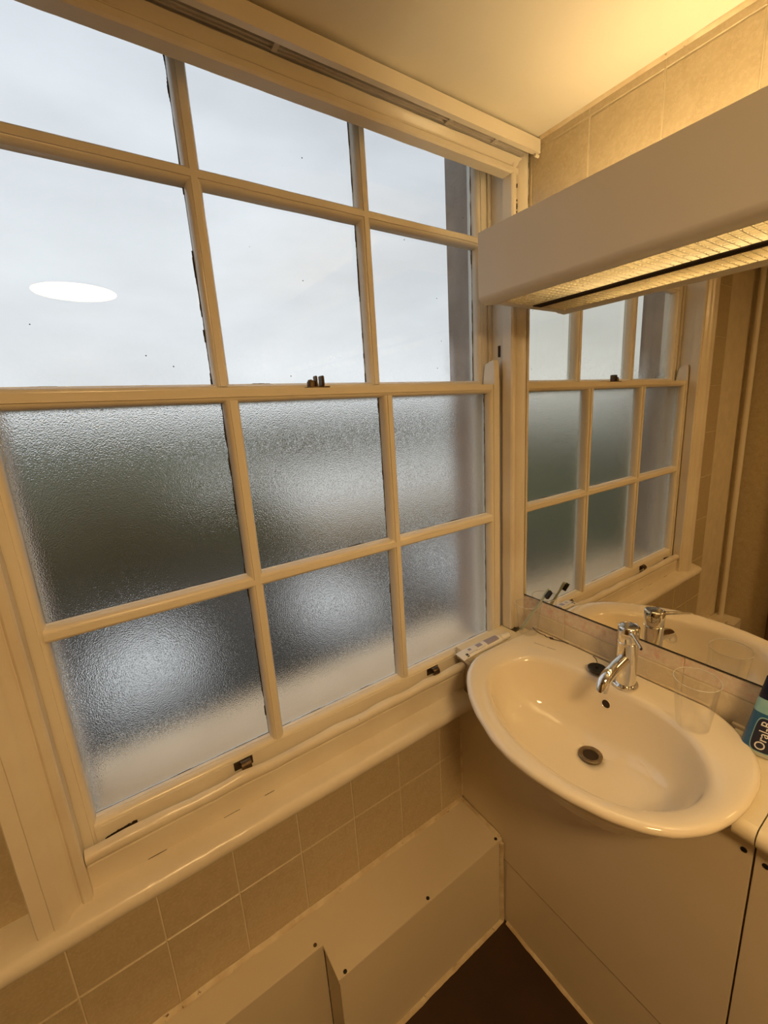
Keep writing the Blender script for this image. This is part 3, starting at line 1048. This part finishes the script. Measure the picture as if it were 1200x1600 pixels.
sp = [p0, p0 + Vector((-0.018, 0, -0.003)), p0 + Vector((-0.036, 0, -0.006)), p0 + Vector((-0.055, 0, -0.0105)), p0 + Vector((-0.068, 0, -0.0150)), p0 + Vector((-0.078, 0, -0.0215)), p0 + Vector((-0.0845, 0, -0.031)), p0 + Vector((-0.087, 0, -0.040))]
MB().tube(sp, [0.0130, 0.0130, 0.0130, 0.0128, 0.0127, 0.0126, 0.0125, 0.0122], 24).build('spout', CHROME, tap, smooth=50)
MB().lathe(sp[-1], [(0.0095, -0.0002), (0.0095, 0.0006)], 24, (sp[-1] - sp[-2])).build('aerator', BLACK, tap)
lv0 = Vector((TX - 0.016, TY - 0.014, 0.9705))
lv1 = Vector((TX - 0.059, TY - 0.054, 0.9715))
MB().tube([lv0, lv0.lerp(lv1, 0.2), lv0.lerp(lv1, 0.9), lv1], [0.0050, 0.0040, 0.0034, 0.0026], 14).build('lever', CHROME, tap, smooth=40)

# plug resting beside the tap, on its bead chain
plug = thing('basin_plug', (-0.150, -0.3150, ZR), 'black rubber basin plug lying left of the tap on the deck', 'plug')
ax = Vector((0.06, 0.02, 1.0)).normalized()
MB().lathe((-0.146, -0.3130, ZR + 0.0075), [(0.0165, -0.004), (0.0200, 0.002), (0.0205, 0.005), (0.0190, 0.0065), (0.0150, 0.0050), (0.004, 0.0050), (0.003, 0.008)], 28, ax).build('rubber_stopper', BLACK, plug, smooth=40)


def chain(name, pts, r=0.0011, gap=0.0026, parent=None):
    pts = [Vector(p) for p in pts]
    m_ = MB()
    for a, b_ in zip(pts[:-1], pts[1:]):
        n_ = max(1, int((b_ - a).length / gap))
        for i in range(n_):
            c = a.lerp(b_, i / n_)
            m_.lathe(c, [(r * 0.55, -r * 0.8), (r, 0), (r * 0.55, r * 0.8)], 6)
    return m_.build(name, TARNISH, parent)


chain('chain', [(-0.146, -0.313, ZR + 0.013), (-0.135, -0.306, ZR + 0.020), (-0.120, -0.296, ZR + 0.012), (-0.100, -0.284, ZR + 0.0016), (-0.092, -0.27, ZR + 0.0016)], parent=plug)
bc = [(-0.0905, -0.0905), (-0.0960, -0.1020), (-0.0990, -0.1130), (-0.1010, -0.1250), (-0.0990, -0.1350), (-0.1030, -0.1440), (-0.0990, -0.1500), (-0.1030, -0.1580), (-0.0990, -0.1630), (-0.0950, -0.1560), (-0.0985, -0.1500), (-0.1000, -0.1620), (-0.0945, -0.1760), (-0.0900, -0.1900), (-0.0885, -0.2030)]
bch = chain('bead_chain', [(x, y_, ZR + 0.0016) for (x, y_) in bc], 0.0015, 0.0029)
tag(bch, 'loose dark bead chain lying on the basin deck against tiles', 'chain')


# ================================================================== CUPS
def cup(name, c, r0, r1, h, label, z):
    o = thing(name, (c[0], c[1], z), label, 'cup')
    th = 0.0007
    prof = [(0.0005, 0.0), (r0 - 0.002, 0.0), (r0, 0.002), (r1, h - 0.002), (r1 + 0.0012, h - 0.001), (r1 + 0.0012, h), (r1 - th, h), (r1 - th - 0.0004, h - 0.004), (r0 - th, 0.004), (r0 - 0.003, 0.0025), (0.0005, 0.0025)]
    MB().lathe((c[0], c[1], z), prof, 48).build('tumbler', PLASTIC, o, smooth=40)
    rm = MB()
    n_ = 48
    rm.tube([(c[0] + (r1 + 0.0006) * math.cos(2 * PI * k / n_), c[1] + (r1 + 0.0006) * math.sin(2 * PI * k / n_), z + h - 0.0006) for k in range(n_ + 1)], 0.0008, 8)
    rm.build('rim', RIMP, o, smooth=50)
    return o


cup('plastic_cup', (-0.1640, -0.5160), 0.0275, 0.0375, 0.100, 'empty clear plastic cup on the basin deck right of the tap', ZR)
cup('plastic_cup', (-0.1185, -0.0960), 0.0255, 0.0340, 0.088, 'clear plastic cup in the back corner holding the toothbrush', ZR + 0.0005)

# ================================================================== TOOTHBRUSH
foot, tip = Vector((-0.1290, -0.0800, ZR + 0.0055)), Vector((-0.1170, -0.1590, 0.985))
tb = thing('toothbrush', foot, 'pale green toothbrush with black bristles leaning in the plastic cup', 'toothbrush')
GREEN = surface('pale_green_plastic', (0.46, 0.54, 0.44), None, 0.35, 10, 100, 0)
dv = (tip - foot)
pts = [foot + dv * k for k in (0, 0.02, 0.25, 0.5, 0.7, 0.8, 0.86, 0.98, 1.0)]
MB().tube(pts, [0.002, 0.0035, 0.0042, 0.0038, 0.0030, 0.0028, 0.0042, 0.0046, 0.003], 12).build('handle', GREEN, tb, smooth=50)
dn = dv.normalized()
side = Vector((-0.30, -0.95, 0.0))
side = (side - dn * side.dot(dn)).normalized()
sd2 = dn.cross(side)
m = MB()
for i in range(8):
    for j in range(3):
        c = foot + dv * (0.865 + 0.125 * i / 7) + sd2 * (j - 1) * 0.0030 + side * 0.003
        m.lathe(c, [(0.0014, 0), (0.0015, 0.0098)], 8, side)
m.build('bristles', BLACK, tb)

# ================================================================== TOOTHPASTE TUBE ON THE LEDGE
WHITE = surface('white_tube_plastic', (0.82, 0.80, 0.76), (0.80, 0.78, 0.74), 0.35, 10, 100, 0)
PRINT = surface('grey_violet_print', (0.36, 0.33, 0.42), None, 0.4, 10, 100, 0)
PRINTB = surface('black_print', (0.03, 0.03, 0.04), None, 0.4, 10, 100, 0)
ta, tb_ = Vector((-0.331, -0.0480, 0.8265)), Vector((-0.160, -0.0640, 0.8325))
tp = thing('toothpaste_tube', (-0.24, -0.065, 0.820), 'used white toothpaste tube with grey print lying on window ledge', 'toothpaste')
d_ = (tb_ - ta).normalized()
sd = Vector((0, 0, 1)).cross(d_).normalized()
upv = d_.cross(sd)
L = (tb_ - ta).length
SEC = [(0.0, 0.0190, 0.0009), (0.03, 0.0190, 0.0012), (0.06, 0.0186, 0.0030), (0.3, 0.0172, 0.0062), (0.55, 0.0155, 0.0085), (0.75, 0.0138, 0.0100), (0.80, 0.0120, 0.0098), (0.83, 0.0085, 0.0080)]


def sect(k):
    for (a, b_) in zip(SEC[:-1], SEC[1:]):
        if a[0] <= k <= b_[0]:
            u = (k - a[0]) / (b_[0] - a[0])
            return a[1] + (b_[1] - a[1]) * u, a[2] + (b_[2] - a[2]) * u
    return SEC[-1][1:]


def tube_pt(k, ang, off=0.0):
    w_, h_ = sect(k)
    c = ta + d_ * (L * k)
    c.z = 0.8206 + h_ + 0.0004
    ca, sa = math.cos(ang), math.sin(ang)
    ca = math.copysign(abs(ca) ** 0.8, ca)
    return c + sd * (w_ + off) * ca + upv * (h_ + off) * sa


ks = [0, 0.03, 0.06, 0.15, 0.3, 0.45, 0.55, 0.65, 0.75, 0.80, 0.83]
MB().rings([[tube_pt(k, 2 * PI * j / 28) for j in range(28)] for k in ks]).build('tube_body', WHITE, tp, smooth=50)
cc = ta + d_ * (L * 0.83)
cc.z = 0.8206 + 0.0095
MB().lathe(cc, [(0.0085, 0.0), (0.0093, 0.002), (0.0088, 0.026), (0.0078, 0.028)], 24, d_).build('screw_cap', WHITE, tp, smooth=40)


def patch(name, mat, k0, k1, a0, a1, nk=6, na=5):
    V, F = [], []
    for i in range(nk + 1):
        for j in range(na + 1):
            V.append(tube_pt(k0 + (k1 - k0) * i / nk, a0 + (a1 - a0) * j / na, 0.00035))
    for i in range(nk):
        for j in range(na):
            q = i * (na + 1) + j
            F.append((q, q + 1, q + na + 2, q + na + 1))
    return MB().add(V, F).build(name, mat, tp)


patch('printed_band', PRINT, 0.50, 0.74, 0.95, 2.35)
patch('printed_block', PRINTB, 0.085, 0.125, 1.75, 2.2)
patch('printed_block', PRINTB, 0.085, 0.125, 2.3, 2.6)
patch('printed_block', PRINT, 0.18, 0.23, 1.2, 1.6)
patch('printed_block', PRINT, 0.33, 0.43, 1.1, 1.8)
patch('printed_block', PRINT, 0.13, 0.30, 2.05, 2.12)
patch('printed_block', PRINT, 0.26, 0.46, 2.25, 2.32)

# ================================================================== BLUE BOTTLE AT THE RIGHT EDGE
BLUE = surface('blue_label', (0.015, 0.10, 0.26), (0.02, 0.13, 0.30), 0.25, 10, 100, 0)
CYAN = surface('pale_cyan_label', (0.22, 0.48, 0.56), (0.30, 0.55, 0.62), 0.25, 40, 100, 0)
NAVY = surface('navy_label', (0.010, 0.016, 0.055), None, 0.25, 10, 100, 0)
BOTP = surface('frosted_bottle_base', (0.52, 0.56, 0.54), None, 0.3, 10, 100, 0)
bo = Vector((-0.1230, -0.6130, 0.8205))
bt = thing('toothpaste_stand_tube', bo, 'blue toothpaste tube standing at the right picture edge beside the mirror', 'toothpaste')
lean = Vector((0.06, -0.12, 1)).normalized()
fx = Vector((-0.93, -0.36, 0)).normalized()
fx = (fx - lean * fx.dot(lean)).normalized()
sx_ = lean.cross(fx).normalized()
BW, BD = 0.033, 0.017


def bpt(h, ang, off=0.0, H=0.150):
    k = h / H
    w_ = BW * (1 - 0.10 * k)
    d2 = BD * (1 - 0.75 * k) + 0.0008
    if h < 0.008:
        q = math.sqrt(max(0.0, 1 - (1 - h / 0.008) ** 2))
        w_ *= 0.82 + 0.18 * q
        d2 *= 0.82 + 0.18 * q
    ca, sa = math.cos(ang), math.sin(ang)
    return bo + lean * h + sx_ * (w_ + off) * math.copysign(abs(ca) ** 0.75, ca) + fx * (d2 + off) * math.copysign(abs(sa) ** 0.75, sa)


def bseg(name, mat, h0, h1, off=0.0, n=8, slope=0.0):
    R2 = []
    for i in range(n + 1):
        R2.append([bpt(h0 + (h1 - h0) * i / n, 2 * PI * j / 36, off) for j in range(36)])
    return MB().rings(R2).build(name, mat, bt, smooth=50)


bseg('tube_foot', BOTP, 0.0, 0.011)
bseg('lower_label', BLUE, 0.0108, 0.082)
bseg('pale_band', CYAN, 0.0818, 0.108)
bseg('upper_label', NAVY, 0.1078, 0.150)


def lab(name, mat, cu, ch, ru, rh, off):
    """rounded panel wrapped on the tube; u = angle around the front, h = height"""
    V, F = [bpt(ch, cu, off)], []
    n_ = 40
    for k in (0.5, 1.0):
        for j in range(n_):
            a = 2 * PI * j / n_
            ca, sa = math.cos(a), math.sin(a)
            V.append(bpt(ch + rh * k * math.copysign(abs(sa) ** 0.55, sa), cu + ru * k * math.copysign(abs(ca) ** 0.55, ca), off))
    for j in range(n_):
        j2 = (j + 1) % n_
        F.append((0, 1 + j, 1 + j2))
        F.append((1 + j, 1 + n_ + j, 1 + n_ + j2, 1 + j2))
    return MB().add(V, F).build(name, mat, bt)


WPRINT = surface('white_print', (0.82, 0.84, 0.86), None, 0.3, 10, 100, 0)
CU = 1.78
lab('badge_border', CYAN, CU, 0.0425, 0.56, 0.0335, 0.0005)
lab('badge', NAVY, CU, 0.0425, 0.50, 0.0317, 0.0008)
cv = bpy.data.curves.new('lettering', 'FONT')
cv.body = 'Oral-B'
cv.size = 0.0205
cv.extrude = 0.0002
cv.align_x = 'LEFT'
cv.align_y = 'CENTER'
lt = bpy.data.objects.new('lettering', cv)
COL.objects.link(lt)
lt.data.materials.append(WPRINT)
pO = bpt(0.0145, CU, 0.0016)
pU = (bpt(0.060, CU, 0.0016) - pO).normalized()
pT = (bpt(0.042, CU + 0.25, 0.0) - bpt(0.042, CU - 0.25, 0.0)).normalized()
pN = pT.cross(pU).normalized()
if pN.dot(fx) < 0:
    pN = -pN
pY = pN.cross(pU).normalized()
lt.parent = bt
lt.matrix_world = Matrix(((pU.x, pY.x, pN.x, pO.x), (pU.y, pY.y, pN.y, pO.y), (pU.z, pY.z, pN.z, pO.z), (0, 0, 0, 1)))
lt.matrix_parent_inverse = Matrix.Translation(-bo)
bpy.context.view_layer.update()
lm = bpy.data.meshes.new_from_object(lt.evaluated_get(bpy.context.evaluated_depsgraph_get()))
lm.materials.clear()
lm.materials.append(WPRINT)
mw = Matrix(((pU.x, pY.x, pN.x, pO.x), (pU.y, pY.y, pN.y, pO.y), (pU.z, pY.z, pN.z, pO.z), (0, 0, 0, 1)))
lm.transform(mw)
lm.transform(Matrix.Translation(-bo))
bpy.data.objects.remove(lt)
lt = bpy.data.objects.new('lettering', lm)
COL.objects.link(lt)
lt.parent = bt

# ================================================================== OUTSIDE
GRASS = surface('damp_grass', (0.075, 0.085, 0.035), (0.05, 0.06, 0.025), 0.9, 0.3, 4, 0.2, 0.02)
ROOF = surface('mossy_felt_roof', (0.050, 0.045, 0.034), (0.034, 0.030, 0.022), 0.9, 1.5, 30, 0.3, 0.004)
DOMEW = surface('white_rooflight', (0.92, 0.91, 0.88), None, 0.3, 4, 40, 0)
LEAF = surface('dark_foliage', (0.060, 0.053, 0.020), (0.042, 0.037, 0.015), 0.9, 3, 20, 0.3, 0.03)
LEAF2 = surface('olive_foliage', (0.10, 0.10, 0.045), (0.06, 0.06, 0.03), 0.9, 3, 20, 0.3, 0.03)
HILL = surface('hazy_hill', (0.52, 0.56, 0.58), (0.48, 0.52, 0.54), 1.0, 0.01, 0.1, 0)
GRAVEL = surface('pale_gravel', (0.84, 0.81, 0.75), (0.74, 0.71, 0.65), 0.9, 1, 20, 0.2)
RENDER = surface('sandy_render', (0.58, 0.48, 0.34), None, 0.9, 1, 20, 0.2)
SLATE = surface('grey_slate', (0.16, 0.16, 0.17), None, 0.7, 1, 20, 0.2)

MB().box(-250, 400, 0.3, 700, -5.4, -5.0).build('ground_outside', GRASS)['kind'] = 'structure'
roofo = MB().box(-6, 9.5, 0.32, 8.0, -4.9, -1.5).build('flat_roof', ROOF, bevel=0.05)
tag(roofo, 'dark mossy flat roof below the window outside', 'roof')
for i, (x, y_, lb) in enumerate(((-1.0, 4.75, 'white rooflight on flat roof behind bottom left obscured pane'),
                                 (1.55, 4.85, 'white rooflight on flat roof behind bottom middle obscured pane'),
                                 (3.95, 5.00, 'white rooflight on flat roof behind bottom right obscured pane'))):
    rl = thing('rooflight', (x, y_, -1.5), lb, 'rooflight', 'rooflights on the flat roof')
    MB().box(x - 0.53, x + 0.53, y_ - 0.67, y_ + 0.67, -1.5, -1.32).build('kerb', DOMEW, rl, bevel=0.02)
    R2 = []
    for k in range(6):
        a = (PI / 2) * k / 5.5
        R2.append([(x + 0.50 * math.cos(a) ** 0.5 * math.copysign(abs(math.cos(2 * PI * j / 24)) ** 0.6, math.cos(2 * PI * j / 24)),
                    y_ + 0.64 * math.cos(a) ** 0.5 * math.copysign(abs(math.sin(2 * PI * j / 24)) ** 0.6, math.sin(2 * PI * j / 24)),
                    -1.32 + 0.20 * math.sin(a)) for j in range(24)])
    MB().rings(R2).build('dome', DOMEW, rl, smooth=60)


def blob(mb, c, r, sq=1.0, n=3, seed=0):
    bm = bmesh.new()
    bmesh.ops.create_icosphere(bm, subdivisions=n, radius=1.0)
    c = Vector(c)
    V = []
    for v in bm.verts:
        q = v.co.normalized()
        k = 1 + 0.28 * noise.noise(q * 2.3 + Vector((seed, 0, 0))) + 0.14 * noise.noise(q * 7 + Vector((0, seed, 0)))
        V.append((c.x + q.x * r * k, c.y + q.y * r * k, c.z + q.z * r * k * sq))
    F = [tuple(v.index for v in f_.verts) for f_ in bm.faces]
    bm.free()
    mb.add(V, F)


def tree(x, y_, top, r, mat, label, seed):
    o = thing('garden_tree', (x, y_, -5.0), label, 'tree', 'trees in the garden outside')
    MB().lathe((x, y_, -5.0), [(0.22, 0), (0.15, top + 5 - r)], 10).build('trunk', WOOD, o, smooth=50)
    m_ = MB()
    blob(m_, (x, y_, top - r * 0.85), r, 0.85, 4, seed)
    for k in range(5):
        a = 2 * PI * k / 5 + seed
        blob(m_, (x + r * 0.7 * math.cos(a), y_ + r * 0.7 * math.sin(a), top - r * 1.15), r * 0.55, 0.9, 3, seed + k + 3)
    m_.build('crown', mat, o, smooth=60)


tree(-11.5, 20.0, -0.9, 3.4, LEAF, 'dark round tree outside behind upper left obscured pane', 1)
tree(-1.6, 19.0, -1.1, 3.4, LEAF, 'dark tree outside beside the pale gravel yard', 2)
tree(4.6, 21.5, -1.9, 2.4, LEAF2, 'olive tree outside nearest the pale gravel yard', 4)
tree(25.0, 64.0, -0.6, 4.2, LEAF, 'distant dark tree outside at the left of the far row', 5)
tree(38.0, 60.0, -0.4, 4.4, LEAF, 'distant dark tree outside in the middle of the far row', 6)
tree(51.0, 62.0, -0.5, 4.2, LEAF2, 'distant olive tree outside at the right of the far row', 8)
SOIL = surface('brown_soil', (0.34, 0.25, 0.14), (0.26, 0.19, 0.10), 0.9, 1, 20, 0.2)
MB().box(7.5, 34.0, 11.0, 25.0, -5.0, -4.95).build('ground_soil_bed', SOIL)['kind'] = 'structure'
MB().box(6.5, 60.0, 25.5, 55.0, -5.0, -4.94).build('ground_gravel_yard', GRAVEL)['kind'] = 'structure'

hm = MB()
V, F = [], []
n_ = 90
for i in range(n_ + 1):
    a = math.radians(8 + 150 * i / n_)
    R0 = 420
    x, y_ = R0 * math.cos(a), 60 + R0 * math.sin(a)
    h = 7.0 + 4.5 * noise.noise(Vector((a * 3.0, 0.3, 0))) + 2.0 * noise.noise(Vector((a * 17, 0.9, 0)))
    V += [(x, y_, -5), (x, y_, h), (x * 1.2, y_ * 1.2, h * 0.9), (x * 1.2, y_ * 1.2, -5)]
for i in range(n_):
    q = 4 * i
    for j in range(4):
        k = (j + 1) % 4
        F.append((q + j, q + k, q + 4 + k, q + 4 + j))
hm.add(V, F)
hill = hm.build('distant_hills', HILL, smooth=60)
tag(hill, 'low hazy grey hills along the horizon beyond the window', 'hills')
